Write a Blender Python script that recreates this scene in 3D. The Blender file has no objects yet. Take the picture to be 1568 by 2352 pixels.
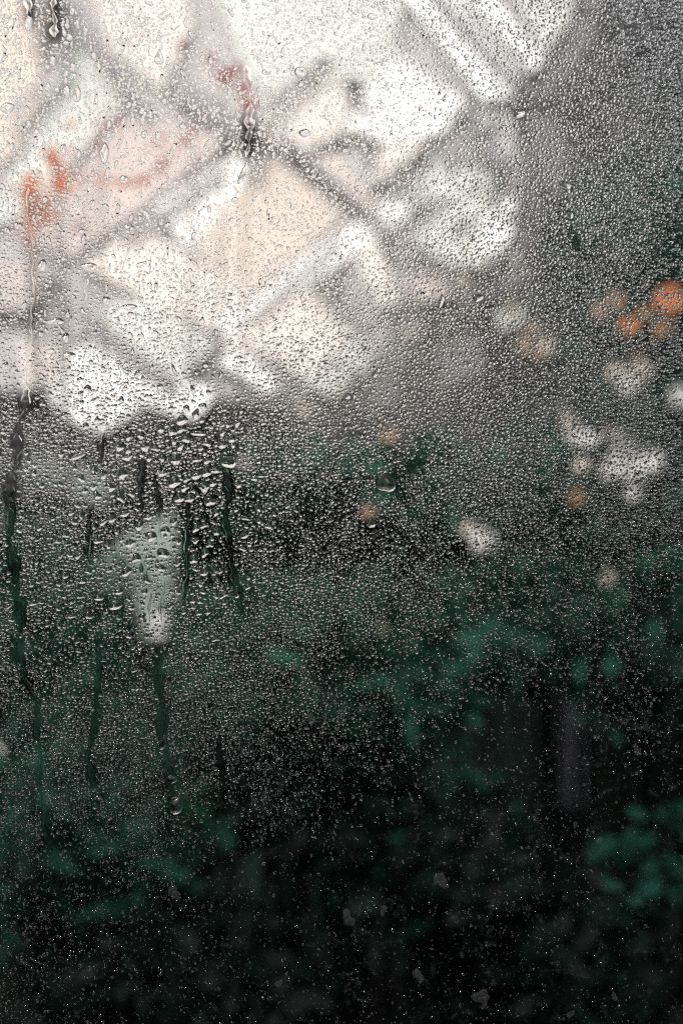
import bpy, math, random
import numpy as np
from mathutils import Vector

random.seed(7)
rng = np.random.default_rng(11)
R = math.radians
scene = bpy.context.scene
C = scene.collection

# ------------------------------------------------------------------ camera, light, exposure
CAMZ = 1.6
CAMD = 0.75
cd = bpy.data.cameras.new('camera')
cam = bpy.data.objects.new('camera', cd)
C.objects.link(cam)
cam.location = (0, -CAMD, CAMZ)
cam.rotation_euler = (R(90), 0, 0)
cd.sensor_fit = 'VERTICAL'
cd.sensor_height = 36
cd.sensor_width = 24
cd.lens = 50
cd.clip_start = 0.02
cd.clip_end = 900
cd.dof.use_dof = True
cd.dof.focus_distance = CAMD - 0.0005
cd.dof.aperture_fstop = 4.5
scene.camera = cam

SUN_EL, SUN_AZ = 52, 208            # degrees; azimuth from +Y clockwise: behind the camera, to the left
world = bpy.data.worlds.new('World')
scene.world = world
world.use_nodes = True
wn = world.node_tree
wn.nodes.clear()
sky = wn.nodes.new('ShaderNodeTexSky')
sky.sky_type = 'NISHITA'
sky.sun_disc = False
sky.sun_elevation = R(SUN_EL)
sky.sun_rotation = R(SUN_AZ)
sky.dust_density = 7.0
sky.air_density = 1.0
hsv = wn.nodes.new('ShaderNodeHueSaturation')
hsv.inputs['Saturation'].default_value = 0.18
bg = wn.nodes.new('ShaderNodeBackground')
bg.inputs['Strength'].default_value = 0.15
wo = wn.nodes.new('ShaderNodeOutputWorld')
wn.links.new(sky.outputs[0], hsv.inputs['Color'])
wn.links.new(hsv.outputs[0], bg.inputs['Color'])
wn.links.new(bg.outputs[0], wo.inputs['Surface'])

sd = bpy.data.lights.new('sun', 'SUN')
sd.energy = 1.1
sd.angle = R(12)
sd.color = (1.0, 0.96, 0.9)
sun = bpy.data.objects.new('sun', sd)
C.objects.link(sun)
sdir = Vector((math.sin(R(SUN_AZ)) * math.cos(R(SUN_EL)), math.cos(R(SUN_AZ)) * math.cos(R(SUN_EL)), math.sin(R(SUN_EL))))
sun.rotation_euler = sdir.to_track_quat('Z', 'Y').to_euler()
sun.location = (-3, -4, 8)

vs = scene.view_settings
vs.view_transform = 'Standard'
vs.look = 'None'
vs.exposure = 0.36
vs.gamma = 1
vs.use_curve_mapping = False
cy = scene.cycles
cy.max_bounces = 14
cy.use_denoising = False
cy.transmission_bounces = 12
cy.transparent_max_bounces = 12
cy.caustics_refractive = True
cy.caustics_reflective = True
cy.sample_clamp_indirect = 6.0
cy.blur_glossy = 0.3

# ------------------------------------------------------------------ helpers
def at(X, Y, d):
    """point seen at (X, Y) of the 1568 x 2352 photo, d metres in front of the camera"""
    return Vector(((X / 1568 - .5) * 24 / 50 * d, -CAMD + d, CAMZ + (.5 - Y / 2352) * 36 / 50 * d))

PW, PH = .36, .54                   # what the frame takes of the pane's plane
S = PW / 1568
def px(X): return (X / 1568 - .5) * PW
def pz(Y): return CAMZ + (.5 - Y / 2352) * PH

def tag(o, label=None, cat=None, group=None, kind=None):
    if label: o['label'] = label
    if cat: o['category'] = cat
    if group: o['group'] = group
    if kind: o['kind'] = kind
    return o

def mesh_obj(name, verts, faces, mat, parent=None, smooth=False, loc=None):
    me = bpy.data.meshes.new(name)
    me.from_pydata([tuple(v) for v in verts], [], faces)
    me.materials.append(mat)
    if smooth: me.shade_smooth()
    o = bpy.data.objects.new(name, me)
    C.objects.link(o)
    if parent: o.parent = parent
    if loc is not None: o.location = loc
    return o

def empty(name, loc=(0, 0, 0)):
    o = bpy.data.objects.new(name, None)
    C.objects.link(o)
    o.location = loc
    return o

def np_mesh(name, V, loop_verts, loop_totals, mat, smooth_flags=None):
    me = bpy.data.meshes.new(name)
    me.vertices.add(len(V)); me.vertices.foreach_set('co', V.astype(np.float32).ravel())
    me.loops.add(len(loop_verts)); me.loops.foreach_set('vertex_index', loop_verts.astype(np.int32))
    me.polygons.add(len(loop_totals))
    starts = np.concatenate([[0], np.cumsum(loop_totals)[:-1]]).astype(np.int32)
    me.polygons.foreach_set('loop_start', starts)
    if smooth_flags is None: smooth_flags = np.zeros(len(loop_totals), bool)
    me.polygons.foreach_set('use_smooth', smooth_flags)
    me.materials.append(mat)
    me.update(calc_edges=True)
    return me

def box_vf(c, s):
    x, y, z = c; a, b, d = s[0] / 2, s[1] / 2, s[2] / 2
    v = [(x + i * a, y + j * b, z + k * d) for i in (-1, 1) for j in (-1, 1) for k in (-1, 1)]
    f = [(0, 1, 3, 2), (4, 6, 7, 5), (0, 4, 5, 1), (2, 3, 7, 6), (0, 2, 6, 4), (1, 5, 7, 3)]
    return v, f

class N:
    """small node-tree writer"""
    def __init__(s, name):
        s.m = bpy.data.materials.new(name); s.m.use_nodes = True
        s.t = s.m.node_tree; s.t.nodes.clear()
        s.out = s.t.nodes.new('ShaderNodeOutputMaterial')
    def n(s, typ, **kw):
        nd = s.t.nodes.new('ShaderNode' + typ)
        for k, v in kw.items():
            if k in nd.inputs: nd.inputs[k].default_value = v
            else: setattr(nd, k, v)
        return nd
    def l(s, a, b): s.t.links.new(a, b)
    def math(s, op, a, b=None):
        nd = s.n('Math', operation=op)
        for i, v in enumerate((a, b)):
            if v is None: continue
            if hasattr(v, 'is_linked'): s.l(v, nd.inputs[i])
            else: nd.inputs[i].default_value = v
        return nd.outputs[0]
    def ramp(s, fac, stops, interp='LINEAR'):
        r = s.n('ValToRGB'); r.color_ramp.interpolation = interp
        e = r.color_ramp.elements
        while len(e) > 1: e.remove(e[-1])
        e[0].position = stops[0][0]; e[0].color = stops[0][1]
        for p, c in stops[1:]:
            k = e.new(p); k.color = c
        s.l(fac, r.inputs[0]); return r.outputs[0]

def g(v): return (v, v, v, 1)

def painted(name, col, rough=.7, var=.12, scale=3.0, bump=.15):
    k = N(name)
    tc = k.n('TexCoord')
    no = k.n('TexNoise', Scale=scale, Detail=6.0, Roughness=.6); k.l(tc.outputs['Object'], no.inputs['Vector'])
    c0 = tuple(c * (1 - var) for c in col) + (1,); c1 = tuple(min(1, c * (1 + var)) for c in col) + (1,)
    cr = k.ramp(no.outputs['Fac'], [(.3, c0), (.7, c1)])
    b = k.n('BsdfPrincipled', Roughness=rough); k.l(cr, b.inputs['Base Color'])
    b.inputs['Specular IOR Level'].default_value = .06 if max(col) < .1 else .3
    n2 = k.n('TexNoise', Scale=scale * 14, Detail=4.0); k.l(tc.outputs['Object'], n2.inputs['Vector'])
    bp = k.n('Bump', Strength=bump, Distance=.01); k.l(n2.outputs['Fac'], bp.inputs['Height']); k.l(bp.outputs[0], b.inputs['Normal'])
    k.l(b.outputs[0], k.out.inputs[0])
    return k.m

# ------------------------------------------------------------------ materials of the place beyond the glass
M = {
 'white': painted('white_panel_paint', (.84, .84, .82), .6, .05, 2.2),
 'pale': painted('pale_green_white_paint', (.54, .56, .51), .6, .08, 2.4),
 'cream': painted('cream_paint', (.67, .61, .54), .6, .06, 1.8),
 'beige': painted('beige_paint', (.57, .48, .41), .6, .07, 1.6),
 'peach': painted('peach_paint', (.66, .55, .46), .6, .08, 2.0),
 'pink': painted('faded_pink_paint', (.50, .42, .38), .7, .15, 3.5),
 'mauve': painted('mauve_grey_paint', (.36, .345, .34), .7, .18, 3.0),
 'mauve_dark': painted('mauve_bar_paint', (.21, .19, .205), .6, .15, 5.0),
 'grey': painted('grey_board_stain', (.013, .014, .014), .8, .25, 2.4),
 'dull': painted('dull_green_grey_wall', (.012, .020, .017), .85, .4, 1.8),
 'black_fill': painted('black_fill_paint', (.0025, .003, .003), .8, .4, 4.0),  # near black fill for the shed's shade and the patches behind tracks
 'postgrey': painted('weathered_post_timber', (.11, .11, .13), .8, .25, 6.0),
 'mauve_mid': painted('fade_mauve_board', (.19, .18, .184), .7, .35, 6.0),
 'mid1': painted('fade_mid_board', (.11, .104, .107), .7, .45, 5.0),
 'mid2': painted('fade_dark_board', (.032, .031, .032), .7, .4, 5.0),
 'plank': painted('haze_plank_paint', (.26, .30, .27), .7, .14, 3.0),
 'board': painted('sage_glow_paint', (.29, .34, .30), .7, .14, 3.0),
}

def leafmat(name, dark, light, trans=.25):
    k = N(name)
    a = k.n('Attribute', attribute_name='tone')
    cr = k.ramp(a.outputs['Fac'], [(0, tuple(dark) + (1,)), (.75, tuple((d + l) / 2 for d, l in zip(dark, light)) + (1,)), (1, tuple(light) + (1,))])
    b = k.n('BsdfPrincipled', Roughness=.55); b.inputs['Specular IOR Level'].default_value = .06
    k.l(cr, b.inputs['Base Color'])
    t = k.n('BsdfTranslucent'); k.l(cr, t.inputs['Color'])
    mx = k.n('MixShader', Fac=trans); k.l(b.outputs[0], mx.inputs[1]); k.l(t.outputs[0], mx.inputs[2])
    k.l(mx.outputs[0], k.out.inputs[0])
    return k.m
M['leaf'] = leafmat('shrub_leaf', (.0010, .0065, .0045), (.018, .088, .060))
M['leaf_low'] = leafmat('shaded_shrub_leaf', (.0004, .0016, .0012), (.0025, .010, .0075))  # darker copy of the shrub leaf, shade put into its colour
M['leaf_mid'] = leafmat('dim_leaf', (.003, .018, .012), (.012, .066, .045), .3)
M['leaf_big'] = leafmat('lit_leaf', (.004, .026, .018), (.011, .048, .035), .3)  # leaf colour lightened to look lit
M['leaf_green'] = leafmat('fresh_leaf', (.004, .038, .019), (.009, .065, .032), .3)
M['stem'] = painted('green_brown_stem', (.003, .005, .0035), .7, .3, 8)

def petalmat(name, col):
    k = N(name)
    tc = k.n('TexCoord'); no = k.n('TexNoise', Scale=30.0); k.l(tc.outputs['Object'], no.inputs['Vector'])
    cr = k.ramp(no.outputs['Fac'], [(.3, tuple(c * .8 for c in col) + (1,)), (.7, tuple(col) + (1,))])
    d = k.n('BsdfDiffuse'); t = k.n('BsdfTranslucent'); k.l(cr, d.inputs[0]); k.l(cr, t.inputs[0])
    mx = k.n('MixShader', Fac=.3); k.l(d.outputs[0], mx.inputs[1]); k.l(t.outputs[0], mx.inputs[2]); k.l(mx.outputs[0], k.out.inputs[0])
    return k.m
M['p_cream'] = petalmat('cream_petal', (.92, .84, .72))
M['p_white'] = petalmat('white_petal', (.93, .91, .88))
M['p_orange'] = petalmat('orange_petal', (.96, .40, .16))
M['p_salmon'] = petalmat('salmon_petal', (.88, .42, .28))
M['p_maroon'] = petalmat('maroon_petal', (.10, .012, .012))
M['p_red'] = petalmat('brick_red_petal', (.55, .10, .06))
M['p_tan'] = petalmat('amber_petal', (.62, .36, .14))
M['p_peach'] = petalmat('peach_petal', (.72, .50, .33))
M['p_green'] = petalmat('greenish_petal', (.45, .50, .34))

# ------------------------------------------------------------------ ground
k = N('wet_dark_soil')
tc = k.n('TexCoord'); no = k.n('TexNoise', Scale=2.5, Detail=8.0); k.l(tc.outputs['Object'], no.inputs['Vector'])
cr = k.ramp(no.outputs['Fac'], [(.3, (.001, .0012, .001, 1)), (.7, (.003, .004, .003, 1))])
b = k.n('BsdfPrincipled', Roughness=.85); k.l(cr, b.inputs['Base Color']); b.inputs['Specular IOR Level'].default_value = .08
bp = k.n('Bump', Strength=.6, Distance=.05); k.l(no.outputs['Fac'], bp.inputs['Height']); k.l(bp.outputs[0], b.inputs['Normal']); k.l(b.outputs[0], k.out.inputs[0])
nG = 40
vv, ff = [], []
for i in range(nG + 1):
    for j in range(nG + 1):
        u, w = (i / nG * 2 - 1), (j / nG * 2 - 1)
        x, y = 400 * u * abs(u) ** 1.6, 400 * w * abs(w) ** 1.6
        h = .03 * math.sin(x * 1.7 + y) * math.cos(y * 1.3) if math.hypot(x, y) < 12 else 0
        vv.append((x, y, h))
for i in range(nG):
    for j in range(nG):
        a = i * (nG + 1) + j
        ff.append((a, a + nG + 1, a + nG + 2, a + 1))
o = mesh_obj('ground', vv, ff, k.m, smooth=True); tag(o, 'dark wet soil of the garden', kind='structure')

# ------------------------------------------------------------------ the pale panelled lean-to roof, upper left
# its plane rises away from the camera
A0, AZ, AX = 4.6, .62, .16
def plane_t(X, Y, lift=0.0):
    rx = (X / 1568 - .5) * .48; rz = (.5 - Y / 2352) * .72
    return (A0 - lift) / (1 - AZ * rz - AX * rx)
def roof_pt(X, Y, lift=0.0): return at(X, Y, plane_t(X, Y, lift))

def slab(name, poly, lift, thick, mat, parent):
    """polygon lying on the roof plane, with its own thickness and chamfered edge"""
    n = len(poly)
    cx = sum(p[0] for p in poly) / n; cy_ = sum(p[1] for p in poly) / n
    ins = [(x + (cx - x) * .02, y + (cy_ - y) * .02) for x, y in poly]
    v = [roof_pt(x, y, lift) for x, y in poly] + [roof_pt(x, y, lift + thick) for x, y in poly] + [roof_pt(x, y, lift + thick * 1.25) for x, y in ins]
    f = [tuple(range(2 * n, 3 * n)), tuple(range(n - 1, -1, -1))]
    for i in range(n):
        j = (i + 1) % n
        f.append((i, j, n + j, n + i)); f.append((n + i, n + j, 2 * n + j, 2 * n + i))
    return mesh_obj(name, v, f, mat, parent)

roof = empty('panelled_roof', (0, 4, 0))
tag(roof, 'pale sloping roof of cream and white panels with mauve bars, blurred behind the wet glass', 'roof')
inv = roof.matrix_world
def child(o):
    o.parent = roof; o.location = (0, -4, 0); return o

D1 = [(-700, -900), (1370, -900), (1330, -60), (1250, 120), (1172, 225), (1205, 400), (1168, 560), (1120, 640), (930, 700), (850, 900), (640, 935), (500, 920), (300, 985), (60, 905), (-700, 890)]
child(slab('roof_deck', D1, 0, .06, M['mauve'], None))
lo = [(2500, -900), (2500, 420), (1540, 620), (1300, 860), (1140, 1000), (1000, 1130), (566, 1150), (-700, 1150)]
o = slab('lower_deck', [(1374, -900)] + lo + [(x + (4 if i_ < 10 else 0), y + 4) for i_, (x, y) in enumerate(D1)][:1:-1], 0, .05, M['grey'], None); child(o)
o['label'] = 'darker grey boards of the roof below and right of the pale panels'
panels = [
 ('peach', [(-200, -60), (95, 30), (60, 310), (-200, 500)]),
 ('pale', [(-80, 520), (70, 340), (105, 175), (190, 115), (262, 250), (70, 480)]),
 ('pink', [(60, 525), (300, 290), (500, 330), (340, 455), (170, 580)]),
 ('pale', [(440, -160), (725, -160), (760, 110), (612, 208), (560, 120)]),
 ('cream', [(190, -160), (410, -160), (430, 60), (370, 190), (260, 100)]),
 ('white', [(366, 472), (545, 365), (600, 375), (440, 560)]),
 ('beige', [(452, 560), (612, 372), (775, 497), (575, 668)]),
 ('cream', [(208, 615), (330, 535), (562, 668), (478, 748)]),
 ('white', [(503, 738), (800, 518), (858, 545), (562, 768)]),
 ('cream', [(520, 785), (690, 668), (838, 738), (700, 862)]),
 ('cream', [(588, 292), (765, 172), (818, 292), (690, 345)]),
 ('white', [(808, 282), (905, 128), (1050, 238), (1012, 300), (880, 322)]),
 ('pale', [(765, 160), (850, 85), (905, 110), (818, 215)]),
 ('white', [(930, -10), (1010, -40), (1176, 158), (1166, 212), (1108, 220)]),
 ('white', [(1070, -5), (1105, -30), (1242, 128), (1216, 156)]),
 ('pale', [(1110, -160), (1340, -160), (1300, 40), (1248, 112)]),
 ('pale', [(740, -160), (960, -160), (900, 90), (770, 130)]),
 ('cream', [(848, 425), (882, 338), (972, 322), (905, 400)]),
 ('beige', [(700, 372), (775, 360), (850, 462), (810, 470)]),
 ('white', [(868, 480), (925, 440), (940, 492), (900, 522)]),
 ('pale', [(955, 560), (1015, 488), (1120, 470), (1060, 612)]),
 ('white', [(1080, 600), (1122, 488), (1180, 455), (1172, 545), (1125, 612)]),
 ('pale', [(930, 445), (1000, 380), (1130, 415), (1110, 462), (1010, 478)]),
 ('white', [(118, 880), (222, 790), (475, 905), (430, 962), (330, 925), (235, 990), (150, 945)]),
 ('white', [(503, 830), (548, 806), (645, 872), (615, 902)]),
 ('pale', [(700, 878), (760, 835), (808, 868), (765, 908)]),
 ('pale', [(228, 722), (335, 690), (482, 782), (400, 872)]),
 ('cream', [(55, 790), (150, 800), (120, 870), (62, 890)]),
 ('pink', [(-110, 600), (100, 615), (70, 705), (-110, 705)]),
 ('pink', [(930, 640), (990, 622), (1045, 670), (960, 690)]),
 ('cream', [(818, 600), (866, 556), (910, 690), (870, 700)]),
 ('pale', [(770, 815), (845, 770), (840, 850), (800, 850)]),
]
for i, (mname, poly) in enumerate(panels):
    cx = sum(p[0] for p in poly) / len(poly); cz = sum(p[1] for p in poly) / len(poly)
    poly = [(cx + (x - cx) * 1.12, cz + (z - cz) * 1.12) for x, z in poly]
    child(slab('panel', poly, .075 + .0017 * i, .03, M[mname], None))
bars = [((632, 290), (858, 492), 26), ((560, 705), (775, 512), 12), ((862, 500), (1065, 655), 30), ((150, 700), (400, 880), 34), ((270, 520), (500, 360), 24),
        ((985, -40), (1190, 190), 20), ((575, 275), (745, 130), 22), ((380, 160), (600, 330), 44), ((20, 270), (150, 130), 30), ((560, 780), (660, 850), 16),
        ((180, 40), (330, 230), 46), ((1060, 250), (1180, 400), 40), ((890, 430), (960, 372), 30), ((730, 640), (820, 710), 46), ((800, 190), (835, 225), 36)]
for (x0, y0), (x1, y1), w in bars:
    L = math.hypot(x1 - x0, y1 - y0); nx, ny = -(y1 - y0) / L * w * .32, (x1 - x0) / L * w * .32
    o = slab('glazing_bar', [(x0 + nx, y0 + ny), (x1 + nx, y1 + ny), (x1 - nx, y1 - ny), (x0 - nx, y0 - ny)], .18, .03, M['mauve_dark'], None); child(o)

child(slab('board', [(1075, 215), (1190, 190), (1268, 60), (1246, 122), (1168, 228), (1201, 400), (1164, 556), (1117, 636), (928, 697), (862, 760), (890, 640), (1020, 660), (1075, 620), (930, 560), (990, 480), (1060, 380), (1040, 300)], .0625, .004, M['mauve_mid'], None))  # first step of the fade, put into the board colour
# boards added along the roof's lower right edge, a fade to dark in their colours
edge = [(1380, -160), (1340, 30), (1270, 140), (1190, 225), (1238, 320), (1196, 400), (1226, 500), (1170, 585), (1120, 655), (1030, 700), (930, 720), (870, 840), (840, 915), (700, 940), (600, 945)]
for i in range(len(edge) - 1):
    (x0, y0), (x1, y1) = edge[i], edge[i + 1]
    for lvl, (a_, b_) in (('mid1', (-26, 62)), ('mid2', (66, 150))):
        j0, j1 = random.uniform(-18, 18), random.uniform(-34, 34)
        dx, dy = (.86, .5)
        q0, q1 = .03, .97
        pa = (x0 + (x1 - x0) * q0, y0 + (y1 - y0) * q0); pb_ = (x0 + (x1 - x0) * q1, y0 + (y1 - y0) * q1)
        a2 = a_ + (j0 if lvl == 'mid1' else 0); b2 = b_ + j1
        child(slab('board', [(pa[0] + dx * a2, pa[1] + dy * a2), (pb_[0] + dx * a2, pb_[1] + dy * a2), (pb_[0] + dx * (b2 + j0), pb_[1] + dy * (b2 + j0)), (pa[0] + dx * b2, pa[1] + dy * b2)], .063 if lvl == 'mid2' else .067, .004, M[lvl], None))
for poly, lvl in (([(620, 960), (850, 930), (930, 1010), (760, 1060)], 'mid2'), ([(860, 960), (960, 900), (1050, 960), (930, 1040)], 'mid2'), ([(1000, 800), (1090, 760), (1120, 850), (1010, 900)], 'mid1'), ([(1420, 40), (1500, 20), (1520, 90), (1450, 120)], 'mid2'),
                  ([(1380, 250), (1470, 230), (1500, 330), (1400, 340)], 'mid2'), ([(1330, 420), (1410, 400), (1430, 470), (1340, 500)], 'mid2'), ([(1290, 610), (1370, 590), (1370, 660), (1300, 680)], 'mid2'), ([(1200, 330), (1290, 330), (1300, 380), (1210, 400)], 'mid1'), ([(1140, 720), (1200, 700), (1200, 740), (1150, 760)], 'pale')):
    child(slab('board', poly, .07, .01, M[lvl], None))  # loose boards added to break up the step from pale to dark
# dark patches added behind the cleared tracks so the tracks look dark
for poly in ([(108, -80), (146, -80), (150, 95), (112, 95)], [(48, -80), (84, -80), (86, 62), (54, 62)], [(548, 262), (592, 268), (590, 372), (550, 366)]):
    child(slab('dark_patch', poly, .22, .02, M['black_fill'], None))

# wall under the eave and the shed face, its dark opening painted near black
wl = empty('garden_wall', (0, 4.2, 0)); tag(wl, 'dull green grey wall under the pale roof, hidden by dark shrubs', 'wall')
z0 = 0.0
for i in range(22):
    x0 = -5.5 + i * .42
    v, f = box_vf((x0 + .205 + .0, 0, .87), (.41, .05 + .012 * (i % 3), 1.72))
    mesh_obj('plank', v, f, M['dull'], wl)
shed = empty('timber_shed', (2.0, 4.15, 0)); tag(shed, 'timber shed low on the right, its shade painted black, with one weathered grey post', 'shed')
for i in range(17):
    v, f = box_vf((-1.2 + i * .3, -.12 - .008 * (i % 2), .75), (.285, .03, 1.5)); mesh_obj('plank', v, f, M['black_fill'], shed)
pp = at(1310, 1560, 4.55); pb = at(1310, 1850, 4.55)
v, f = box_vf((pp.x - 2.0, 3.8 - 4.15, (pp.z + pb.z) / 2), (.075, .07, pp.z - pb.z)); o = mesh_obj('post', v, f, M['postgrey'], shed)
o['label'] = 'weathered grey upright post'

# sage board lower left, a soft glow put into its colour
bdm = empty('glow_board', at(310, 1500, 3.4)); tag(bdm, 'pale sage green board added as a soft glow among the shrubs left of centre', 'board')
def extr(poly, d, thick):
    n = len(poly); o0 = at(310, 1500, 3.4)
    v = [at(x, y, d) - o0 for x, y in poly] + [at(x, y, d) - o0 + Vector((0, thick, 0)) for x, y in poly]
    f = [tuple(range(n)), tuple(range(2 * n - 1, n - 1, -1))] + [(i, n + i, n + (i + 1) % n, (i + 1) % n) for i in range(n)]
    return v, f
v, f = extr([(205, 1290), (290, 1230), (398, 1175), (414, 1440), (395, 1475), (330, 1470), (290, 1365), (180, 1350)], 3.4, .03); mesh_obj('panel', v, f, M['board'], bdm)
v, f = extr([(338, 1412), (400, 1405), (402, 1462), (348, 1466)], 3.36, .02); mesh_obj('patch', v, f, M['white'], bdm)  # brightest spot of the glow, as white paint
pk = empty('haze_planks', at(310, 1500, 3.4)); tag(pk, 'two grey green planks added as pale haze among the shrubs at the left edge', 'planks')
for poly in ([(-60, 1185), (110, 1192), (112, 1225), (-60, 1232)], [(60, 1065), (110, 1045), (240, 1090), (245, 1160), (180, 1150), (80, 1100)]):
    v, f = extr(poly, 3.4, .03); mesh_obj('plank', v, f, M['plank'], pk)  # added planks, pale haze put into their colour

# ------------------------------------------------------------------ leaves and shrubs
def leaf_mass(n, fn, size, mat, name, parent, tone=(0, 1)):
    V = np.zeros((n, 6, 3)); T = np.zeros(n)
    for i in range(n):
        p = fn()
        L = size * random.uniform(.6, 1.4); W = L * random.uniform(.35, .55)
        d = Vector((random.gauss(0, 1), random.gauss(0, 1), random.gauss(-.3, .8))).normalized()
        s = d.cross(Vector((random.gauss(0, .5), random.gauss(-.6, .5), random.gauss(1, .5)))).normalized()
        u = d.cross(s)
        q = [p, p + d * L * .35 + s * W * .5 + u * L * .06, p + d * L * .35 - s * W * .5 + u * L * .06, p + d * L * .75 + s * W * .33, p + d * L * .75 - s * W * .33, p + d * L - u * L * .08]
        V[i] = [tuple(a) for a in q]
        T[i] = random.uniform(*tone) ** 1.6
    idx = np.arange(n)[:, None] * 6
    F = np.concatenate([idx + np.array([[0, 1, 2]]), idx + np.array([[1, 3, 4]]), idx + np.array([[1, 4, 2]]), idx + np.array([[3, 5, 4]])], 1).reshape(-1)
    me = np_mesh(name, V.reshape(-1, 3), F, np.full(n * 4, 3), mat, np.ones(n * 4, bool))
    at_ = me.attributes.new('tone', 'FLOAT', 'POINT'); at_.data.foreach_set('value', np.repeat(T, 6).astype(np.float32))
    o = bpy.data.objects.new(name, me); C.objects.link(o); o.parent = parent
    return o

def blob(c, r):
    while True:
        v = Vector((random.uniform(-1, 1), random.uniform(-1, 1), random.uniform(-1, 1)))
        if .25 < v.length < 1: return c + Vector((v.x * r[0], v.y * r[1], v.z * r[2]))

def shrub(name, label, X, Y, d, rx, rz, n, size, mat, lobes=6, group=None):
    c = at(X, Y, d)
    base = Vector((c.x, c.y, 0))
    t = empty(name, base); tag(t, label, 'shrub', group)
    rxm, rzm = rx / 1568 * .48 * d, rz / 1568 * .48 * d
    cs = []
    for i in range(lobes):
        a = random.uniform(0, 6.28); q = random.uniform(.2, .75)
        cs.append((Vector((math.cos(a) * q * rxm, random.uniform(-.25, .25), c.z + math.sin(a) * q * rzm)), (rxm * .55, .3, rzm * .5)))
    o = leaf_mass(n, lambda: blob(*random.choice(cs)), size, mat, 'foliage', t); o['kind'] = 'stuff'
    vv, ff = [], []
    for i in range(5):
        tip = random.choice(cs)[0]; b0 = Vector((random.uniform(-.06, .06), random.uniform(-.06, .06), 0))
        mid = (b0 + tip) / 2 + Vector((random.uniform(-.1, .1), 0, 0)); o0 = len(vv)
        for p, r in ((b0, .014), (mid, .010), (tip, .005)):
            for q in range(5): vv.append(p + Vector((math.cos(q * 1.2566) * r, math.sin(q * 1.2566) * r, 0)))
        for h in range(2):
            for q in range(5):
                a = o0 + h * 5 + q; b_ = o0 + h * 5 + (q + 1) % 5; ff.append((a, b_, b_ + 5, a + 5))
    mesh_obj('stem', vv, ff, M['stem'], t, True)
    return t

shrubs = [
 ('tall dark green shrub filling the right edge beside the orange blossoms', 1600, 640, 3.6, 280, 420, 2000, .085, 'leaf'),
 ('tall shrub in the top right corner of the view', 1640, 250, 4.0, 220, 320, 700, .08, 'leaf'),
 ('dim shrub behind the cream blossoms on the right', 1420, 1050, 3.4, 260, 240, 1800, .075, 'leaf'),
 ('dark shrub in the centre below the pale roof', 1020, 1180, 3.7, 300, 200, 1900, .08, 'leaf'),
 ('small dark shrub under the eave left of centre', 720, 1120, 3.8, 200, 110, 800, .07, 'leaf'),
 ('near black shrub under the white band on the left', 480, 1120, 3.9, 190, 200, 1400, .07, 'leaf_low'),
 ('dark shrub at the left edge below the roof', 60, 1400, 3.2, 240, 260, 1500, .07, 'leaf'),
 ('green shrub across the middle of the view', 700, 1500, 2.9, 340, 190, 2200, .065, 'leaf'),
 ('dark shrub right of centre behind the small white blossom', 1300, 1420, 3.1, 330, 200, 1700, .07, 'leaf'),
 ('low shrub in the lower left corner', 200, 1850, 2.6, 330, 300, 2300, .06, 'leaf'),
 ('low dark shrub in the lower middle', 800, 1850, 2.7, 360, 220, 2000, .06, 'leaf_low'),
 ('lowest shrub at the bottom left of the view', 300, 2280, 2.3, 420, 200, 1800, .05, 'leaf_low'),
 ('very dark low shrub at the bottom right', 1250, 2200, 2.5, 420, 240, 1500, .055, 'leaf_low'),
]
for lab, X, Y, d, rx, rz, n, s, m in shrubs:
    shrub('shrub', lab, X, Y, d, rx, rz, n, s, M[m], group='shrubs behind the wet glass')

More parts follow.
